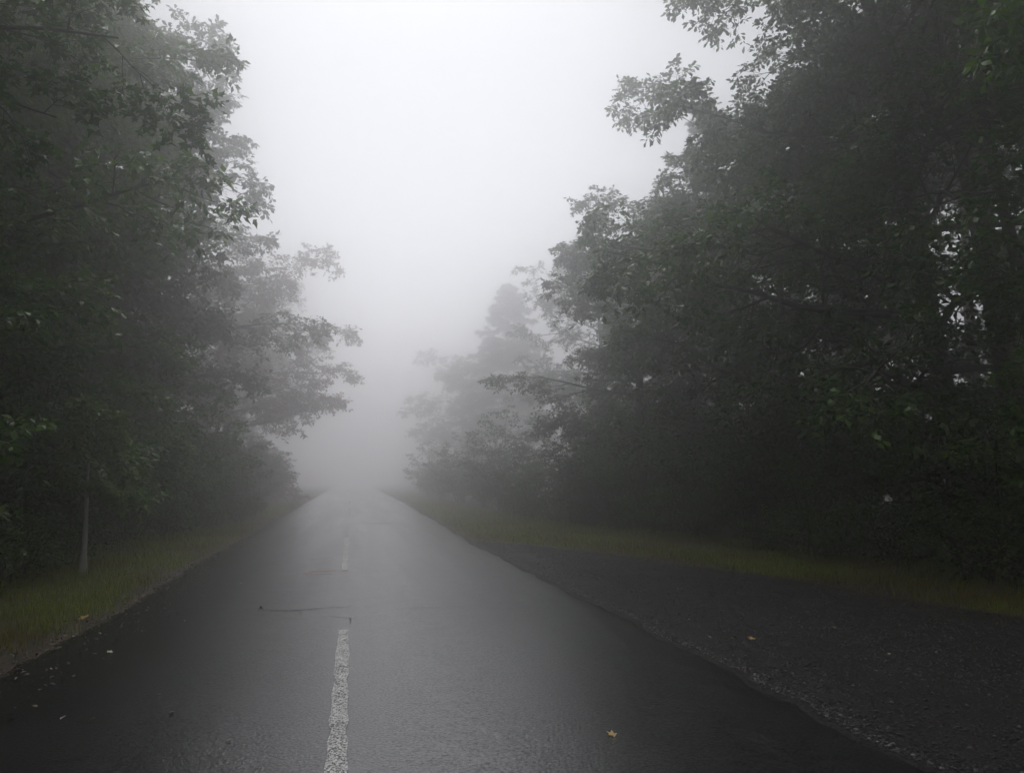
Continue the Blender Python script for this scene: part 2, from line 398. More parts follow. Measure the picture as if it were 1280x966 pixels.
def m_asphalt(name, rough_lo, rough_hi, c0, c1, grain, bump, bd=0.006, spec=0.9):
    m, t, out = new_mat(name)
    tc = nd(t, 'ShaderNodeTexCoord')
    big = nd(t, 'ShaderNodeMapping'); big.inputs['Scale'].default_value = (1.5, 0.09, 1)
    t.links.new(tc.outputs['Object'], big.inputs[0])
    n1 = nd(t, 'ShaderNodeTexNoise', Scale=0.9, Detail=5.0, Roughness=0.6); t.links.new(big.outputs[0], n1.inputs['Vector'])
    n2 = nd(t, 'ShaderNodeTexNoise', Scale=grain, Detail=3.0, Roughness=0.7); t.links.new(tc.outputs['Object'], n2.inputs['Vector'])
    v = nd(t, 'ShaderNodeTexVoronoi', Scale=grain * 0.9); t.links.new(tc.outputs['Object'], v.inputs['Vector'])
    n3 = nd(t, 'ShaderNodeTexNoise', Scale=3.5, Detail=6.0, Roughness=0.7); t.links.new(tc.outputs['Object'], n3.inputs['Vector'])
    rp = ramp(t, n2.outputs['Fac'], [(0.40, c0), (0.66, c1)])
    mx = nd(t, 'ShaderNodeMixRGB', blend_type='MULTIPLY'); mx.inputs[0].default_value = 0.55
    r3 = ramp(t, n3.outputs['Fac'], [(0.3, (0.45, 0.45, 0.47)), (0.7, (1.15, 1.12, 1.1))])
    t.links.new(rp.outputs[0], mx.inputs[1]); t.links.new(r3.outputs[0], mx.inputs[2])
    p = nd(t, 'ShaderNodeBsdfPrincipled'); p.inputs['Specular IOR Level'].default_value = spec; t.links.new(mx.outputs[0], p.inputs['Base Color'])
    mr = nd(t, 'ShaderNodeMapRange'); mr.inputs['From Min'].default_value = 0.32; mr.inputs['From Max'].default_value = 0.68
    mr.inputs['To Min'].default_value = rough_lo; mr.inputs['To Max'].default_value = rough_hi
    t.links.new(n1.outputs['Fac'], mr.inputs['Value'])
    pw = nd(t, 'ShaderNodeMapRange'); pw.inputs['From Min'].default_value = 0.35; pw.inputs['From Max'].default_value = 0.65
    pw.inputs['To Min'].default_value = 0.85; pw.inputs['To Max'].default_value = 1.18
    t.links.new(n3.outputs['Fac'], pw.inputs['Value'])
    rm = nd(t, 'ShaderNodeMath', operation='MULTIPLY'); t.links.new(mr.outputs[0], rm.inputs[0]); t.links.new(pw.outputs[0], rm.inputs[1])
    t.links.new(rm.outputs[0], p.inputs['Roughness'])
    ad = nd(t, 'ShaderNodeMath', operation='ADD'); t.links.new(v.outputs['Distance'], ad.inputs[0]); t.links.new(n2.outputs['Fac'], ad.inputs[1])
    # wet stone tops shine, the gaps between them stay dull
    sg = nd(t, 'ShaderNodeMapRange'); sg.inputs['From Min'].default_value = 0.38; sg.inputs['From Max'].default_value = 0.64
    sg.inputs['To Min'].default_value = 0.15 * spec; sg.inputs['To Max'].default_value = 2.0 * spec
    t.links.new(n2.outputs['Fac'], sg.inputs['Value']); t.links.new(sg.outputs[0], p.inputs['Specular IOR Level'])
    b = nd(t, 'ShaderNodeBump', Strength=bump, Distance=bd); t.links.new(ad.outputs[0], b.inputs['Height'])
    b2 = nd(t, 'ShaderNodeBump', Strength=0.10, Distance=0.012); t.links.new(n3.outputs['Fac'], b2.inputs['Height']); t.links.new(b.outputs[0], b2.inputs['Normal'])
    t.links.new(b2.outputs[0], p.inputs['Normal'])
    t.links.new(p.outputs[0], out.inputs['Surface']); return m

M['ground'] = m_ground()
M['asphalt'] = m_asphalt('wet_asphalt', 0.09, 0.22, (0.002, 0.002, 0.0025), (0.045, 0.044, 0.046), 55, 1.0, 0.0017)
M['layby'] = m_asphalt('old_asphalt', 0.50, 0.75, (0.0065, 0.006, 0.006), (0.043, 0.039, 0.039), 48, 1.0, 0.006, 0.12)

def grid(xs, ys, zf, name):
    X, Y = np.meshgrid(xs, ys)                      # rows: y
    V = np.stack([X, Y, zf(X, Y)], -1).reshape(-1, 3)
    nx, ny = len(xs), len(ys)
    i = np.arange(nx * ny).reshape(ny, nx)
    q = np.stack([i[:-1, :-1], i[:-1, 1:], i[1:, 1:], i[1:, :-1]], -1).reshape(-1, 4)
    return mesh_np(name, V, [q], True)

gx = np.concatenate([np.linspace(-300, -30, 12), np.linspace(-27, 27, 91), np.linspace(30, 300, 12)])
gy = np.concatenate([np.linspace(-300, -30, 12), np.linspace(-27, 70, 130), np.linspace(75, 300, 20)])
tag(obj('ground', grid(gx, gy, ground_z, 'ground'), M['ground']), kind='structure')

def strip(name, ys, xl, xr, n, zf, skirt=0.12, bev=0.0):
    """a sheet between two edges with a skirt down into the ground"""
    u = np.concatenate([[0, 0.014], np.linspace(0.03, 0.97, n - 4), [0.986, 1]]) if bev else np.linspace(0, 1, n)
    X = xl[:, None] * (1 - u) + xr[:, None] * u; Y = np.repeat(ys[:, None], n, 1)
    Z = zf(X, Y)
    if bev: Z[:, 0] -= bev; Z[:, -1] -= bev; Z[:, 1] -= bev * .3; Z[:, -2] -= bev * .3
    X = np.concatenate([X[:, :1], X, X[:, -1:]], 1); Y = np.concatenate([Y[:, :1], Y, Y[:, -1:]], 1)
    Z = np.concatenate([Z[:, :1] - skirt, Z, Z[:, -1:] - skirt], 1)
    V = np.stack([X, Y, Z], -1).reshape(-1, 3)
    i = np.arange(len(V)).reshape(X.shape)
    q = np.stack([i[:-1, :-1], i[:-1, 1:], i[1:, 1:], i[1:, :-1]], -1).reshape(-1, 4)
    return mesh_np(name, V, [q], False)

ys = np.concatenate([np.arange(-30, 2, 1.0), np.arange(2, 24, 0.07), np.arange(24, 60, 0.4), np.arange(60, 290, 5.0)])
def rz_f(x, y): return road_z(x) + (value_noise(x + 50, y + 50, 21, 2.6) - .5) * 0.014
road = tag(obj('road', strip('road', ys, road_l(ys), road_r(ys), 30, rz_f, bev=0.016), M['asphalt']), kind='structure')

ys2 = np.concatenate([np.arange(-30, 2, 1.0), np.arange(2, 19.6, 0.08)])
lx = np.interp(ys2, LB_Y, LB_X) + 0.18 * (value_noise(ys2 * 0, ys2, 31, 0.7) - .5) + 0.1 * (value_noise(ys2 * 0, ys2, 32, 0.2) - .5)
def lz_f(x, y): return 0.028 - 0.003 * np.clip(x - 3, 0, 5) + np.clip((x - 3.0) / 0.8, 0.1, 1) * ((value_noise(x + 50, y + 50, 22, 0.9) - .5) * 0.022 + (value_noise(x + 50, y + 50, 23, 0.16) - .5) * 0.012)
lay = tag(obj('gravel_layby', strip('layby', ys2, np.full(len(ys2), 2.45), np.maximum(lx, 2.5), 60, lz_f), M['layby']), kind='structure')

# ------------------------------------------------------------------ painted dashes, the spray mark and cracks (parts of the road)
def m_paint(name, col, lo, hi, scale):
    m, t, out = new_mat(name)
    tc = nd(t, 'ShaderNodeTexCoord')
    n = nd(t, 'ShaderNodeTexNoise', Scale=scale, Detail=4.0, Roughness=0.75); t.links.new(tc.outputs['Object'], n.inputs['Vector'])
    n2 = nd(t, 'ShaderNodeTexNoise', Scale=4.0, Detail=3.0); t.links.new(tc.outputs['Object'], n2.inputs['Vector'])
    ad = nd(t, 'ShaderNodeMath', operation='MULTIPLY_ADD'); ad.inputs[1].default_value = 0.15
    t.links.new(n2.outputs['Fac'], ad.inputs[0]); t.links.new(n.outputs['Fac'], ad.inputs[2])
    rp = ramp(t, ad.outputs[0], [(lo, (0, 0, 0)), (hi, (1, 1, 1))])
    p = nd(t, 'ShaderNodeBsdfPrincipled', Roughness=0.6); p.inputs['Base Color'].default_value = (*col, 1)
    b = nd(t, 'ShaderNodeBump', Strength=0.5, Distance=0.004); t.links.new(n.outputs['Fac'], b.inputs['Height']); t.links.new(b.outputs[0], p.inputs['Normal'])
    t.links.new(rp.outputs[0], p.inputs['Alpha'])
    t.links.new(p.outputs[0], out.inputs['Surface']); return m
M['paint'] = m_paint('worn_white_paint', (0.70, 0.70, 0.68), 0.53, 0.60, 70)
M['paint_old'] = m_paint('old_white_paint', (0.68, 0.68, 0.66), 0.60, 0.70, 50)
M['spray'] = m_paint('faded_orange_paint', (0.55, 0.30, 0.20), 0.48, 0.60, 40)
mcr, t_, o_ = new_mat('crack_dark'); p_ = nd(t_, 'ShaderNodeBsdfPrincipled', Roughness=0.9); p_.inputs['Base Color'].default_value = (0.006, 0.006, 0.006, 1); p_.inputs['Specular IOR Level'].default_value = 0.1
t_.links.new(p_.outputs[0], o_.inputs['Surface']); M['crack'] = mcr

def road_sheet(name, pts_l, pts_r, mat, lift):
    pl = np.array(pts_l, float); pr = np.array(pts_r, float)
    k = len(pl); P = np.concatenate([pl, pr]); V = np.zeros((2 * k, 3)); V[:, :2] = P; V[:, 2] = rz_f(P[:, 0], P[:, 1]) + lift
    i = np.arange(k - 1)
    q = np.stack([i, i + k, i + k + 1, i + 1], -1)
    return obj(name, mesh_np(name, V, [q]), mat, road)

for y0, y1, xm, mat in [(0.2, 7.9, -0.045, 'paint'), (12.9, 19.5, -0.085, 'paint'), (19.9, 25.6, -0.1, 'paint_old'), (31.5, 38, -0.1, 'paint'), (44, 52, -0.1, 'paint')]:
    y = np.arange(y0, y1, 0.08); wl = 0.050 + 0.022 * (value_noise(y, y * 0, 41, 0.2) - .5)
    road_sheet('lane_dash', np.stack([xm - wl, y], 1), np.stack([xm + wl, y], 1), M[mat], 0.009)
# orange survey loop beside the dash
a = np.linspace(0.35, 2 * np.pi - 1.4, 60)
cxy = np.stack([-0.33 + 0.34 * np.cos(a), 12.72 + 0.20 * np.sin(a)], 1)
road_sheet('spray_mark', cxy + nrm(cxy - [-0.33, 12.72]) * 0.035, cxy - nrm(cxy - [-0.33, 12.72]) * 0.035, M['spray'], 0.009)
def crack(pts, wid, seed, jit=0.02):
    rng = np.random.default_rng(seed); pts = np.array(pts, float)
    d = np.concatenate([[0], np.cumsum(np.linalg.norm(np.diff(pts, axis=0), axis=1))])
    n = max(6, int(d[-1] / 0.035)); s = np.linspace(0, d[-1], n)
    c = np.stack([np.interp(s, d, pts[:, 0]), np.interp(s, d, pts[:, 1])], 1)
    c += np.cumsum(rng.normal(0, jit * 0.3, c.shape), 0) * 0.6 + rng.normal(0, jit * 0.35, c.shape)
    tn = nrm(np.gradient(c, axis=0)); no = np.stack([-tn[:, 1], tn[:, 0]], 1)
    ww = wid * rng.uniform(0.3, 1.3, (n, 1)) * np.sin(np.linspace(0.12, np.pi - 0.12, n))[:, None]
    road_sheet('crack', c + no * ww, c - no * ww, M['crack'], 0.007)
for k, (pts, wd) in enumerate([([(-1.02, 9.34), (-0.66, 9.14), (-0.32, 9.2), (0.10, 9.24)], 0.012),
                               ([(-1.03, 9.62), (-0.98, 9.5), (-1.0, 9.4), (-0.93, 9.3)], 0.009),
                               ([(-0.35, 8.72), (-0.15, 8.66), (0.02, 8.55), (0.03, 8.2)], 0.006),
                               ([(0.35, 9.2), (0.8, 9.05), (1.25, 9.1), (1.4, 8.9)], 0.004),
                               ([(-0.1, 25.7), (0.6, 25.5), (1.7, 25.9)], 0.03),
                               ([(-0.62, 9.16), (-0.5, 9.0), (-0.52, 8.86)], 0.004),
                               ([(-0.3, 9.2), (-0.2, 9.34), (-0.05, 9.4)], 0.004)]):
    crack(pts, wd, 60 + k)

# ------------------------------------------------------------------ grass on both verges
def m_grass():
    m, t, out = new_mat('verge_grass')
    g = nd(t, 'ShaderNodeNewGeometry'); tc = nd(t, 'ShaderNodeTexCoord')
    rp = ramp(t, g.outputs['Random Per Island'], [(0.0, (0.09, 0.15, 0.008)), (0.5, (0.19, 0.28, 0.015)), (0.85, (0.29, 0.33, 0.03)), (1.0, (0.42, 0.33, 0.09))])
    n = nd(t, 'ShaderNodeTexNoise', Scale=0.45, Detail=3.0); t.links.new(tc.outputs['Object'], n.inputs['Vector'])
    f = ramp(t, n.outputs['Fac'], [(0.44, (0, 0, 0)), (0.62, (1, 1, 1))])
    mx = nd(t, 'ShaderNodeMixRGB'); mx.inputs[2].default_value = (0.16, 0.085, 0.025, 1)
    ml = nd(t, 'ShaderNodeMath', operation='MULTIPLY'); ml.inputs[1].default_value = 0.6
    t.links.new(f.outputs[0], ml.inputs[0]); t.links.new(ml.outputs[0], mx.inputs[0]); t.links.new(rp.outputs[0], mx.inputs[1])
    p = nd(t, 'ShaderNodeBsdfPrincipled', Roughness=0.5); p.inputs['Specular IOR Level'].default_value = 0.15; t.links.new(mx.outputs[0], p.inputs['Base Color'])
    tr = nd(t, 'ShaderNodeBsdfTranslucent'); t.links.new(mx.outputs[0], tr.inputs[0])
    ms = nd(t, 'ShaderNodeMixShader'); ms.inputs[0].default_value = 0.3
    t.links.new(p.outputs[0], ms.inputs[1]); t.links.new(tr.outputs[0], ms.inputs[2]); t.links.new(ms.outputs[0], out.inputs['Surface'])
    return m
M['grass'] = m_grass()

def grass(seed, side, label):
    rng = np.random.default_rng(seed)
    PX, PY, SS = [], [], []
    for y0, y1, den, sz in [(2, 9, 900, 0.75), (9, 16, 720, 0.9), (16, 26, 420, 1.15), (26, 45, 130, 1.9), (45, 80, 45, 3.0)]:
        n = int((y1 - y0) * 6.0 * den)
        y = rng.uniform(y0, y1, n); u = rng.uniform(0, 1, n)
        if side < 0:
            a = road_l(y) - 0.02; b = np.interp(y, GL_Y, GL_X) - 0.9
            x = a + (b - a) * u; wd = np.abs(b - a)
            e = np.clip((a - x) / 0.35, 0, 1)
        else:
            a = np.maximum(np.where(y < 19.4, np.interp(y, LB_Y, LB_X), 0), road_r(y) + 0.06) - 0.05; b = np.interp(y, GB_Y, GB_X) + 0.9
            x = a + (b - a) * u; wd = np.abs(b - a)
            e = np.clip((x - a) / 0.5, 0, 1)
        clump = value_noise(x + 90, y + 90, seed + 1, 0.35) * 0.6 + value_noise(x + 90, y + 90, seed + 2, 1.1) * 0.5
        k = (rng.random(n) < wd / 6.0) & (rng.random(n) < (0.12 + 0.88 * e) * np.clip(clump * 1.5, 0, 1))
        PX.append(x[k]); PY.append(y[k]); SS.append(np.stack([np.full(k.sum(), sz), (0.45 + 0.75 * e[k]) * (0.6 + 0.7 * clump[k])], 1))
    x = np.concatenate(PX); y = np.concatenate(PY); S = np.concatenate(SS); n = len(x)
    z = ground_z(x, y) - 0.005
    az = rng.uniform(0, 2 * np.pi, n); d = np.stack([np.cos(az), np.sin(az), 0 * az], 1); sd_ = np.stack([-np.sin(az), np.cos(az), 0 * az], 1)
    hgt = 0.085 * S[:, 1] * rng.uniform(0.5, 1.5, n) * (0.85 + 0.15 * S[:, 0]); wd = 0.0045 * S[:, 0] * rng.uniform(0.7, 1.4, n); bend = hgt * rng.uniform(0.1, 0.9, n)
    b = np.stack([x, y, z], 1); up = np.array([0, 0, 1.])
    mid = b + up * (hgt * 0.6)[:, None] + d * (bend * 0.3)[:, None]; tip = b + up * hgt[:, None] * 1.0 + d * bend[:, None]
    V = np.stack([b - sd_ * wd[:, None], b + sd_ * wd[:, None], mid + sd_ * (wd * .8)[:, None], mid - sd_ * (wd * .8)[:, None], tip], 1).reshape(-1, 3)
    o = (np.arange(n) * 5)[:, None]
    ob = obj('verge_grass', mesh_np('verge_grass', V, [np.array([[0, 1, 2, 3]]) + o, np.array([[3, 2, 4]]) + o]), M['grass'])
    tag(ob, label, 'grass', kind='stuff')
grass(101, -1, 'short green grass strip beside the asphalt under the broadleaf trees')
grass(202, 1, 'green to yellowing grass band between gravel lay-by and dark wood')

# ------------------------------------------------------------------ loose chips on the lay-by and litter along the road edges
def chips(name, seed, x, y, zf, size, mat, flat=0.6):
    rng = np.random.default_rng(seed); n = len(x)
    base = np.array([[1, 0, 0], [0, 1, 0], [-1, 0, 0], [0, -1, 0], [0, 0, 1], [0, 0, -1]], float)
    V = base[None] * (size[:, None, None] * rng.uniform(0.6, 1.3, (n, 6, 1)))
    V[..., 2] *= flat
    a = rng.uniform(0, 6.28, n); c, s_ = np.cos(a)[:, None], np.sin(a)[:, None]
    V = np.stack([V[..., 0] * c - V[..., 1] * s_, V[..., 0] * s_ + V[..., 1] * c, V[..., 2]], -1)
    V += np.stack([x, y, zf + size * flat * 0.35], 1)[:, None]
    F = np.array([[0, 1, 4], [1, 2, 4], [2, 3, 4], [3, 0, 4], [1, 0, 5], [2, 1, 5], [3, 2, 5], [0, 3, 5]])
    return obj(name, mesh_np(name, V.reshape(-1, 3), [(F[None] + (np.arange(n) * 6)[:, None, None]).reshape(-1, 3)]), mat)
def m_island(name, stops, rough):
    m, t, out = new_mat(name); g = nd(t, 'ShaderNodeNewGeometry')
    rp = ramp(t, g.outputs['Random Per Island'], stops); p = nd(t, 'ShaderNodeBsdfPrincipled', Roughness=rough)
    t.links.new(rp.outputs[0], p.inputs['Base Color']); t.links.new(p.outputs[0], out.inputs['Surface']); return m
M['chips'] = m_island('stone_chips', [(0, (0.012, 0.011, 0.0105)), (0.6, (0.039, 0.036, 0.035)), (0.93, (0.078, 0.068, 0.063)), (1, (0.2, 0.18, 0.16))], 0.55)
M['edge_chips'] = m_island('edge_chips', [(0, (0.03, 0.028, 0.027)), (0.6, (0.09, 0.085, 0.08)), (1, (0.22, 0.21, 0.2))], 0.5)
M['litter'] = m_island('leaf_litter', [(0, (0.018, 0.008, 0.005)), (0.6, (0.055, 0.022, 0.012)), (0.93, (0.11, 0.06, 0.03)), (1, (0.4, 0.36, 0.28))], 0.55)
M['pale_leaf'] = m_island('pale_leaf', [(0, (0.42, 0.36, 0.26)), (1, (0.55, 0.50, 0.40))], 0.5)
M['yellow_leaf'] = m_island('yellow_leaf', [(0, (0.42, 0.26, 0.07)), (1, (0.5, 0.36, 0.12))], 0.5)

rng = np.random.default_rng(77)
n = 40000
cyy = 2.5 + 15.5 * rng.random(n) ** 1.5
cxx = 2.95 + (np.interp(cyy, LB_Y, LB_X) - 3.0) * rng.random(n)
k = (value_noise(cxx + 20, cyy + 20, 55, 0.8) + 0.35 * rng.random(n) > 0.5) & (cxx > road_r(cyy) + .02) & (cxx < np.interp(cyy, LB_Y, LB_X) - .1)
cxx, cyy = cxx[k], cyy[k]
g_ = chips('loose_gravel', 78, cxx, cyy, lz_f(cxx, cyy), 0.005 + 0.013 * rng.random(len(cxx)) ** 3, M['chips'])
tag(g_, 'loose dark reddish stone chips scattered over the lay-by', 'gravel', kind='stuff')

ey = 3 + 16 * rng.random(2600); ex = road_r(ey) + 0.03 + np.abs(rng.normal(0, 0.09, 2600))
g_ = chips('edge_gravel', 81, ex, ey, lz_f(ex, ey), 0.005 + 0.014 * rng.random(2600) ** 2, M['edge_chips'])
tag(g_, 'paler broken stones along the ragged asphalt edge of the lay-by', 'gravel', kind='stuff')

def litter(name, seed, x, y, z, size, mat):
    rng = np.random.default_rng(seed); n = len(x)
    A = nrm(np.stack([rng.normal(0, 1, n), rng.normal(0, 1, n), rng.normal(0, .2, n)], 1))
    N0 = nrm(np.stack([rng.normal(0, .3, n), rng.normal(0, .3, n), np.ones(n)], 1)); B = nrm(np.cross(N0, A)); N0 = np.cross(A, B)
    p = np.stack([x, y, z + 0.006 + 0.2 * size * rng.random(n)], 1)
    return obj(name, leaf_mesh(name, (p, A, B, N0, size), OAK), mat)
yy = 2.5 + 26 * rng.random(9000) ** 1.3
edge = np.abs(rng.normal(0, 0.22, 9000))
xx = road_l(yy) + 0.10 - edge * (0.6 + rng.random(9000))
xx[:900] = road_l(yy[:900]) + np.abs(rng.normal(0, 0.3, 900))
xx[1500:2300] = rng.uniform(-4.6, -2.7, 800)
xx[900:1500] = rng.normal(-4.5, 0.45, 600); yy[900:1500] = rng.normal(13.5, 0.6, 600)
zz = np.where(xx > road_l(yy), rz_f(xx, yy) + .004, ground_z(xx, yy) + (0.03 + 0.05 * (np.arange(9000) > 900) * (np.arange(9000) < 2300)) * rng.random(9000))
tag(litter('leaf_litter', 79, xx, yy, zz, 0.015 + 0.035 * rng.random(9000), M['litter']), 'reddish brown rotting leaf litter along the grassy road edge', 'leaf litter', kind='stuff')
yy = 4 + 14 * rng.random(2600)
xx = np.interp(yy, LB_Y, LB_X) + rng.normal(0.0, 0.35, 2600)
xx[:700] += rng.uniform(0.2, 1.4, 700)
tag(litter('leaf_litter', 80, xx, yy, np.where(xx < np.interp(yy, LB_Y, LB_X), lz_f(xx, yy) + .008, ground_z(xx, yy) + .03), 0.015 + 0.03 * rng.random(2600), M['litter']),
    'brown leaf litter where the lay-by meets the grass', 'leaf litter', kind='stuff')

# single fallen leaves, each a thing
def curled_leaf(seed):
    rng = np.random.default_rng(seed)
    V, F = MAPLE if seed % 2 else OAK
    V = V.copy(); V[:, 0] -= .45; V[:, 2] += 0.55 * V[:, 1] ** 2 + 0.18 * V[:, 0] ** 2 + rng.uniform(0, .05, len(V)); V[:, 2] -= V[:, 2].min() - 0.03
    F3 = []
    for f in F: F3.append(f)
    return mesh_np('fallen_leaf', V, F3)
LM = [curled_leaf(s_) for s_ in range(4)]
for i, m_ in enumerate(LM): m_.materials.append(M['yellow_leaf' if i == 1 else 'pale_leaf'])
def fallen(x, y, s, kind, label, group=None):
    z = rz_f(np.array(x), np.array(y)) + .006 if road_l(np.array([y]))[0] < x < road_r(np.array([y]))[0] else (lz_f(np.array(x), np.array(y)) + .004 if x > 0 else ground_z(x, y) + .05)
    o = obj('fallen_leaf', LM[kind]); o.location = (x, y, float(z)); o.rotation_euler = (random.uniform(-.3, .3), random.uniform(-.3, .3), random.uniform(0, 6.28)); o.scale = (s, s, s)
    tag(o, label, 'leaf', group); return o
random.seed(4)
fallen(3.74, 6.92, 0.075, 1, 'yellow curled leaf, brightest one lying on the dark lay-by')
fallen(1.52, 4.50, 0.06, 1, 'lone yellowish leaf on wet asphalt, lowest in the right lane')
fallen(-2.80, 9.31, 0.12, 1, 'large yellow leaf on the grassy edge of the road')
for x, y in [(4.84, 7.24), (5.13, 8.17), (4.29, 8.67), (3.6, 7.99), (3.28, 6.55), (3.39, 7.07), (5.99, 7.49), (3.69, 11.41), (4.6, 6.1), (5.4, 9.2), (4.1, 5.6), (5.0, 11.0), (3.9, 13.2), (4.4, 10.1)]:
    fallen(x, y, random.uniform(.03, .05), random.choice([0, 2, 3]), 'tiny pale leaf scrap lying on the dark gravel lay-by', 'pale leaf scraps on the lay-by')
for x, y in [(-1.54, 5.41), (-1.09, 5.43), (-1.73, 5.48), (-2.13, 6.23), (-0.65, 4.79), (-1.26, 5.89), (-0.28, 7.34), (-2.23, 9.58), (-1.68, 8.8), (-1.49, 11.62), (-2.41, 11.42), (-2.5, 9.66), (-2.3, 13.5), (-1.9, 15.0), (-2.0, 7.4), (-2.35, 8.3), (-1.2, 17.5), (-2.2, 18.4)]:
    fallen(x, y, random.uniform(.03, .055), random.choice([0, 2, 3]), 'small pale leaf lying on the wet asphalt beside the grass', 'pale leaves on the asphalt')

# ================================================================== trees
PR = (0.10, 0.80, 0.65)
maple = grow(11, 13.5, 0.24, 1.0, 3.95, extra=[(5.4, 0.0, 5.0, 1.2), (5.9, 0.35, 4.6, 1.3)], nl=34, asym=0.30, size=0.105, shape=TRIDENT, leafmat='leaf_dark', n2=10, n3=6, n4=5, nleaf=10, rise=0.30, prof=PR)
beech = grow(12, 14.5, 0.26, 0.8, 4.2, nl=36, asym=0.28, size=0.15, shape=OVAL, leafmat='leaf_green', n2=11, n3=6, n4=4, nleaf=10, rise=0.25, prof=PR)
oak = grow(13, 16.5, 0.25, 3.0, 5.5, extra=[(4.6, 0.0, 7.4, 1.2), (5.4, -0.25, 6.6, 1.0), (5.0, 0.3, 6.6, 0.8)], nl=32, asym=0.10, prof=(0.35, 0.52, 0.8), size=0.145, shape=OAK, leafmat='leaf_dark', n2=12, n3=6, n4=4, nleaf=11, lean=(0.03, 0.0), rise=0.30, wob=0.2, l2=0.30)
oak_tall = grow(16, 17.0, 0.19, 8.0, 4.3, nl=20, asym=0.15, size=0.145, shape=OAK, leafmat='leaf_dark', n2=9, n3=5, n4=4, nleaf=9, lean=(0.13, 0.0), rise=0.30, wob=0.10, prof=(0.25, 0.6, 0.7))
oak_b = grow(14, 12.5, 0.22, 0.8, 4.6, nl=32, asym=0.25, size=0.165, shape=OAK, leafmat='leaf_olive', n2=11, n3=6, n4=4, nleaf=11, rise=0.25, prof=PR)
bushA = bush(21, 2.6, 1.7)
bushB = bush(22, 3.8, 2.0, ns=14, n2=8, size=0.11, shape=OAK)
weed = bush(23, 1.1, 0.9, ns=10, n2=5, n3=3, n4=3, nleaf=7, size=0.07)
spruce = conifer(31, 12.5, 0.18, 0.4, 4.2, nl=110, per=10, nleaf=22, size=0.16, n3=5, pw=0.7)
pine = conifer(32, 19, 0.21, 10.5, 2.8, nl=34, per=7, nleaf=22, size=0.13, pw=0.5, droop=0.1, n3=5)
young = grow(15, 5.7, 0.10, 2.5, 0.85, nl=13, asym=0.1, size=0.19, shape=OVAL, leafmat='leaf_young', bark='bark_grey', n2=5, n3=4, n4=3, nleaf=8, rise=0.5, droop=0.3, trunk_k=8, wob=0.02, rfac=0.35)

def gz(x, y): return float(ground_z(np.array([x]), np.array([y]))[0]) - 0.03
def tree(name, parts, x, y, rz, s, label, group, mats=None, sz=None, cat='tree'):
    return place(name, parts, (x, y, gz(x, y)), rz, s, label, cat, group, mats, sz)

GL = 'broadleaf trees along the road edge'
near_maple = tree('maple_tree', maple, -8.1, 8.8, 8, 1.0, 'tall dark maple whose star-leaved branch hangs high over the verge', GL)
tree('beech_tree', beech, -7.9, 14.8, -15, 1.0, 'dense green tree behind the young grey-stemmed tree', GL)
tree('maple_tree', maple, -6.6, 20.5, 200, 1.05, 'hazy grey-green maple rising behind the dark star-leaved one', GL, {'crown': 'leaf_green'})
tree('beech_tree', beech, -8.2, 29.5, 20, 1.17, 'pale misty tree with ragged top over the left lane', GL, {'crown': 'leaf_olive'})
tree('oak_tree', oak_b, -7.1, 47.0, -10, 1.27, 'round russet-tinged oak leaning out over the road in fog', GL, {'crown': 'leaf_russet'}, 0.88)
tree('maple_tree', maple, -9.4, 69.0, 60, 1.35, 'faint tree in fog just past the russet oak', GL, {'crown': 'leaf_olive'})
tree('maple_tree', maple, -6.6, 2.6, 120, 1.0, 'dark maple at the edge of the picture beside the verge', GL)
GR = 'trees along the lay-by and road'
near_oak = tree('oak_tree', oak, 12.2, 13.6, 186, 1.0, 'big dark oak with long branches reaching out over the lay-by', GR)
tree('oak_tree', oak_tall, 13.1, 13.0, 182, 1.0, 'slim dark oak trunk leaning towards the lay-by, crown high overhead', GR)
tree('oak_tree', oak_tall, 12.9, 11.9, 168, 0.93, 'thicker leaning oak trunk at the picture edge by the yellowing grass', GR)
tree('oak_tree', oak_tall, 14.3, 13.9, 95, 1.05, 'upright oak trunk just behind the two leaning ones', GR)
tree('oak_tree', oak_b, 11.5, 18.6, 165, 0.95, 'bushy oak behind the lay-by with foliage down to the grass', GR, {'crown': 'leaf_dark'})
tree('beech_tree', beech, 9.9, 25.5, 190, 0.89, 'grey misty tree with domed top beyond the lay-by', GR, {'crown': 'leaf_olive'}, 0.86)
tree('maple_tree', maple, 15.6, 46.0, 150, 1.12, 'shorter tree in mist between the domed tree and the spruce', GR)
tree('spruce_tree', spruce, 15.2, 77.0, 0, 1.7, 'pointed spruce fading into the fog', GR)
tree('oak_tree', oak_b, 11.6, 82.0, 160, 1.12, 'small pale tree in thick fog past the pointed spruce', GR)

GN = 'trees beside the place the picture was taken from'  # those behind the viewpoint are unseen, added to shade the foreground
tree('beech_tree', beech, -7.4, -3.5, 10, 1.0, 'unseen leafy tree added behind the viewpoint for shade, first on the grass side', GN)
tree('oak_tree', oak, 12.8, 2.5, 175, 1.0, 'spreading oak over the near end of the lay-by, mostly out of the picture', GN)
tree('oak_tree', oak, 11.2, -5.0, 150, 1.0, 'unseen oak added behind the viewpoint to shade the lay-by', GN)
tree('maple_tree', maple, -6.8, -10.0, 30, 1.05, 'unseen maple added well behind the viewpoint to shade the road', GN)

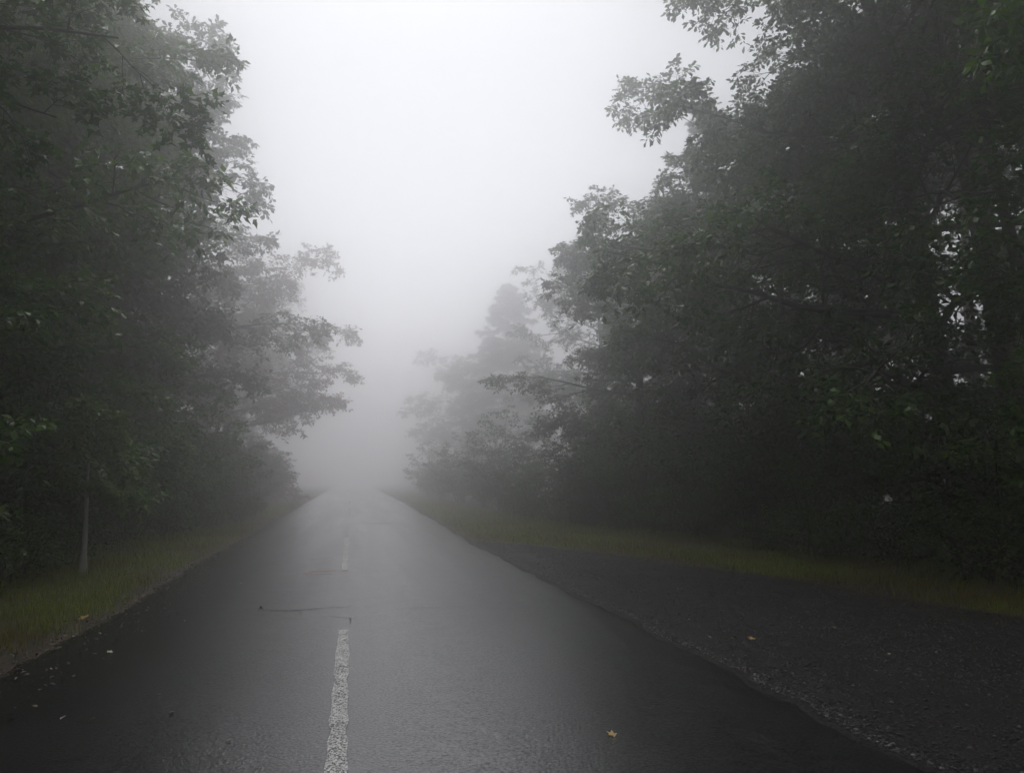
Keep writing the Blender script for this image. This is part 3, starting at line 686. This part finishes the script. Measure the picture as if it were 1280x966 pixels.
def hang_leaves(tree_obj, parts, zlo, zhi, count, seed):
    # the sharpest leaves of a near branch tip, each a mesh of its own under the crown
    rng = np.random.default_rng(seed); (p, A, B, Nn, S), shape = parts['_leaves']
    if shape is TRIDENT: shape = MAPLE
    k = np.where((p[:, 2] > zlo) & (p[:, 2] < zhi))[0]
    k = k[np.argsort(-p[k, 0])][:count * 2]; k = rng.permutation(k)[:count]
    me = mesh_np('leaf', shape[0], shape[1]); me.materials.append(M['leaf_dark'])
    cr = [c for c in tree_obj.children if c.name.startswith('crown')][0]
    from mathutils import Matrix
    for q in k:
        o = obj('leaf', me, None, cr); s_ = S[q] * 1.05; c = p[q] + rng.normal(0, 0.05, 3)
        o.matrix_local = Matrix(((A[q][0]*s_, B[q][0]*s_, Nn[q][0]*s_, c[0]), (A[q][1]*s_, B[q][1]*s_, Nn[q][1]*s_, c[1]), (A[q][2]*s_, B[q][2]*s_, Nn[q][2]*s_, c[2]), (0, 0, 0, 1)))
hang_leaves(near_maple, maple, 5.2, 7.6, 140, 5)
hang_leaves(near_oak, oak, 4.8, 7.2, 140, 6)

GP = 'tall bare-trunked pines in the wood'
for i, (x, y, s, lab) in enumerate([(16.5, 17.0, 1.0, 'straight pine trunk just behind the big dark oak'), (19.0, 20.5, 1.05, 'tall pine with pale grey trunk between the oak stems'),
        (17.6, 24.0, 0.98, 'slender pine deeper in the misty wood'), (22.0, 18.5, 1.0, 'pine standing at the edge of the picture behind the oaks'), (21.5, 27.0, 1.1, 'farthest slim pine seen through the branches'),
        (14.6, 29.0, 0.9, 'pine top showing grey above the lay-by trees')]):
    tree('pine_tree', pine, x, y, i * 71, s, lab, GP)

# second row that closes the wood
GW = 'trees deeper in the wood'
for i, (x, y, pt, s, rz, nm, lab) in enumerate([
        (-10.8, 5.5, beech, 1.1, 40, 'beech_tree', 'dark tree deep in the wood beside the near maple'),
        (-11.2, 12.0, oak_b, 1.25, 200, 'oak_tree', 'dark oak in the wood behind the maple and beech'),
        (-11.0, 19.0, maple, 1.15, 300, 'maple_tree', 'maple in the second row behind the beech'),
        (-10.8, 27.0, oak_b, 1.3, 10, 'oak_tree', 'misty oak in the second row behind the ragged tree'),
        (-13.0, 40.0, beech, 1.1, 250, 'beech_tree', 'foggy tree behind the russet oak'),
        (-9.6, 23.5, oak_b, 1.1, 70, 'oak_tree', 'dark oak between the misty maple and the ragged tree, second row'),
        (17.0, 37.0, oak_b, 1.25, 20, 'oak_tree', 'grey oak in the wood behind the domed tree'),
        (21.0, 12.5, beech, 1.1, 130, 'beech_tree', 'dark tree deep in the wood behind the black oak trunks'),
        (25.0, 23.0, oak_b, 1.3, 60, 'oak_tree', 'oak crown closing the wood behind the pines'),
        (19.5, 31.5, maple, 1.2, 30, 'maple_tree', 'maple closing the wood behind the slender pines'),
        (16.5, 5.0, maple, 1.1, 80, 'maple_tree', 'dark maple past the end of the yellowing grass')]):
    tree(nm, pt, x, y, rz, s, lab, GW)

tree('young_tree', young, -4.19, 13.73, 30, 0.5, 'young tree with slim grey stem and small leafy head on grass verge', None)

# ------------------------------------------------------------------ bushes under the trees
GBU = 'bushes at the edge of the wood'
bl = [(-5.6, 5.4), (-5.9, 7.6), (-5.7, 9.8), (-6.1, 12.2), (-6.0, 15.6), (-5.3, 17.6), (-5.2, 20.0), (-4.9, 22.8), (-4.7, 25.6), (-4.6, 28.8), (-4.6, 32.5), (-4.7, 37.0), (-4.8, 42.0), (-5.2, 49.0), (-5.6, 58.0)]
br_ = [(9.9, 8.4), (10.3, 10.4), (10.0, 12.6), (9.6, 14.6), (9.3, 16.6), (8.7, 18.6), (8.4, 21.0), (8.1, 23.6), (7.7, 26.6), (7.3, 30.0), (6.9, 34.0), (6.4, 38.5), (6.0, 43.5), (5.7, 50.0), (5.8, 58.0), (6.2, 68.0), (12.2, 14.8), (13.6, 12.4), (12.6, 8.0)]
random.seed(9)
ordn = ['first', 'second', 'third', 'fourth', 'fifth', 'sixth', 'seventh', 'eighth', 'ninth', 'tenth', 'eleventh', 'twelfth', 'thirteenth', 'fourteenth', 'fifteenth', 'sixteenth', 'seventeenth', 'eighteenth', 'nineteenth', 'twentieth']
for sgn, lst, where in ((-1, bl, 'on the young tree side'), (1, br_, 'on the lay-by side')):
    for i, (x, y) in enumerate(lst):
        pt = bushA if i % 2 else bushB
        tree('bush', pt, x + random.uniform(-.2, .2), y + random.uniform(-.3, .3), random.uniform(0, 360), random.uniform(0.85, 1.15),
             f'{ordn[i]} leafy bush along the wood edge {where}, counting away from viewer', GBU, {'foliage': random.choice(['leaf_bush', 'leaf_dark', 'leaf_green'])}, cat='bush')
GSH = 'tall shrubs deeper in the wood'
for i, (x, y) in enumerate([(14.2, 17.0), (16.4, 15.0), (13.2, 20.5), (15.8, 21.5), (12.6, 25.0), (12.0, 29.5), (18.4, 17.6), (19.5, 14.0)]):
    tree('shrub', bushB, x, y, i * 57, 1.35 + 0.12 * (i % 3), f'{ordn[i]} tall dark shrub deep in the wood behind the lay-by bushes', GSH, {'foliage': 'leaf_dark'}, cat='shrub')
for i, (x, y) in enumerate([(-8.6, 7.5), (-9.0, 11.5), (-9.2, 16.5), (-8.6, 21.5), (-8.4, 26.0), (-8.4, 32.0)]):
    tree('shrub', bushB, x, y, i * 77, 1.35 + 0.12 * (i % 3), f'{ordn[i]} tall dark shrub deep in the wood behind the young tree bushes', GSH, {'foliage': 'leaf_dark'}, cat='shrub')
GWE = 'low weeds where grass meets the wood'
i = 0
for sgn in (-1, 1):
    for i, y in enumerate(np.arange(7.5, 34, 1.9 if sgn > 0 else 2.6)):
        x = float(np.interp(y, GB_Y, GB_X) + 0.35) if sgn > 0 else float(np.interp(y, GL_Y, GL_X) - 0.3)
        tree('weed_clump', weed, x + random.uniform(-.3, .3), y + random.uniform(-.5, .5), random.uniform(0, 360), random.uniform(.6, 1.1),
             f'{ordn[i]} low weed clump ' + ('where the lay-by grass meets the bushes, counting away from viewer' if sgn > 0 else 'behind the young tree grass strip, counting away from viewer'),
             GWE + (' by the lay-by' if sgn > 0 else ' by the young tree'), cat='weeds')

# ================================================================== fog
mh, th, oh = new_mat('fog')
pv = nd(th, 'ShaderNodeVolumePrincipled', Density=FOG, Anisotropy=0.91)
pv.inputs['Color'].default_value = (0.996, 0.988, 0.995, 1)
th.links.new(pv.outputs[0], oh.inputs['Volume'])
hv = np.array([[x, y, z] for z in (-2.5, 22.5) for y in (-305, 305) for x in (-305, 305)], float)
hf = np.array([[0, 2, 3, 1], [4, 5, 7, 6], [0, 1, 5, 4], [2, 6, 7, 3], [0, 4, 6, 2], [1, 3, 7, 5]])
tag(obj('haze', mesh_np('haze', hv, [hf]), mh), 'pale grey fog filling the air above road and wood', 'fog', kind='stuff')
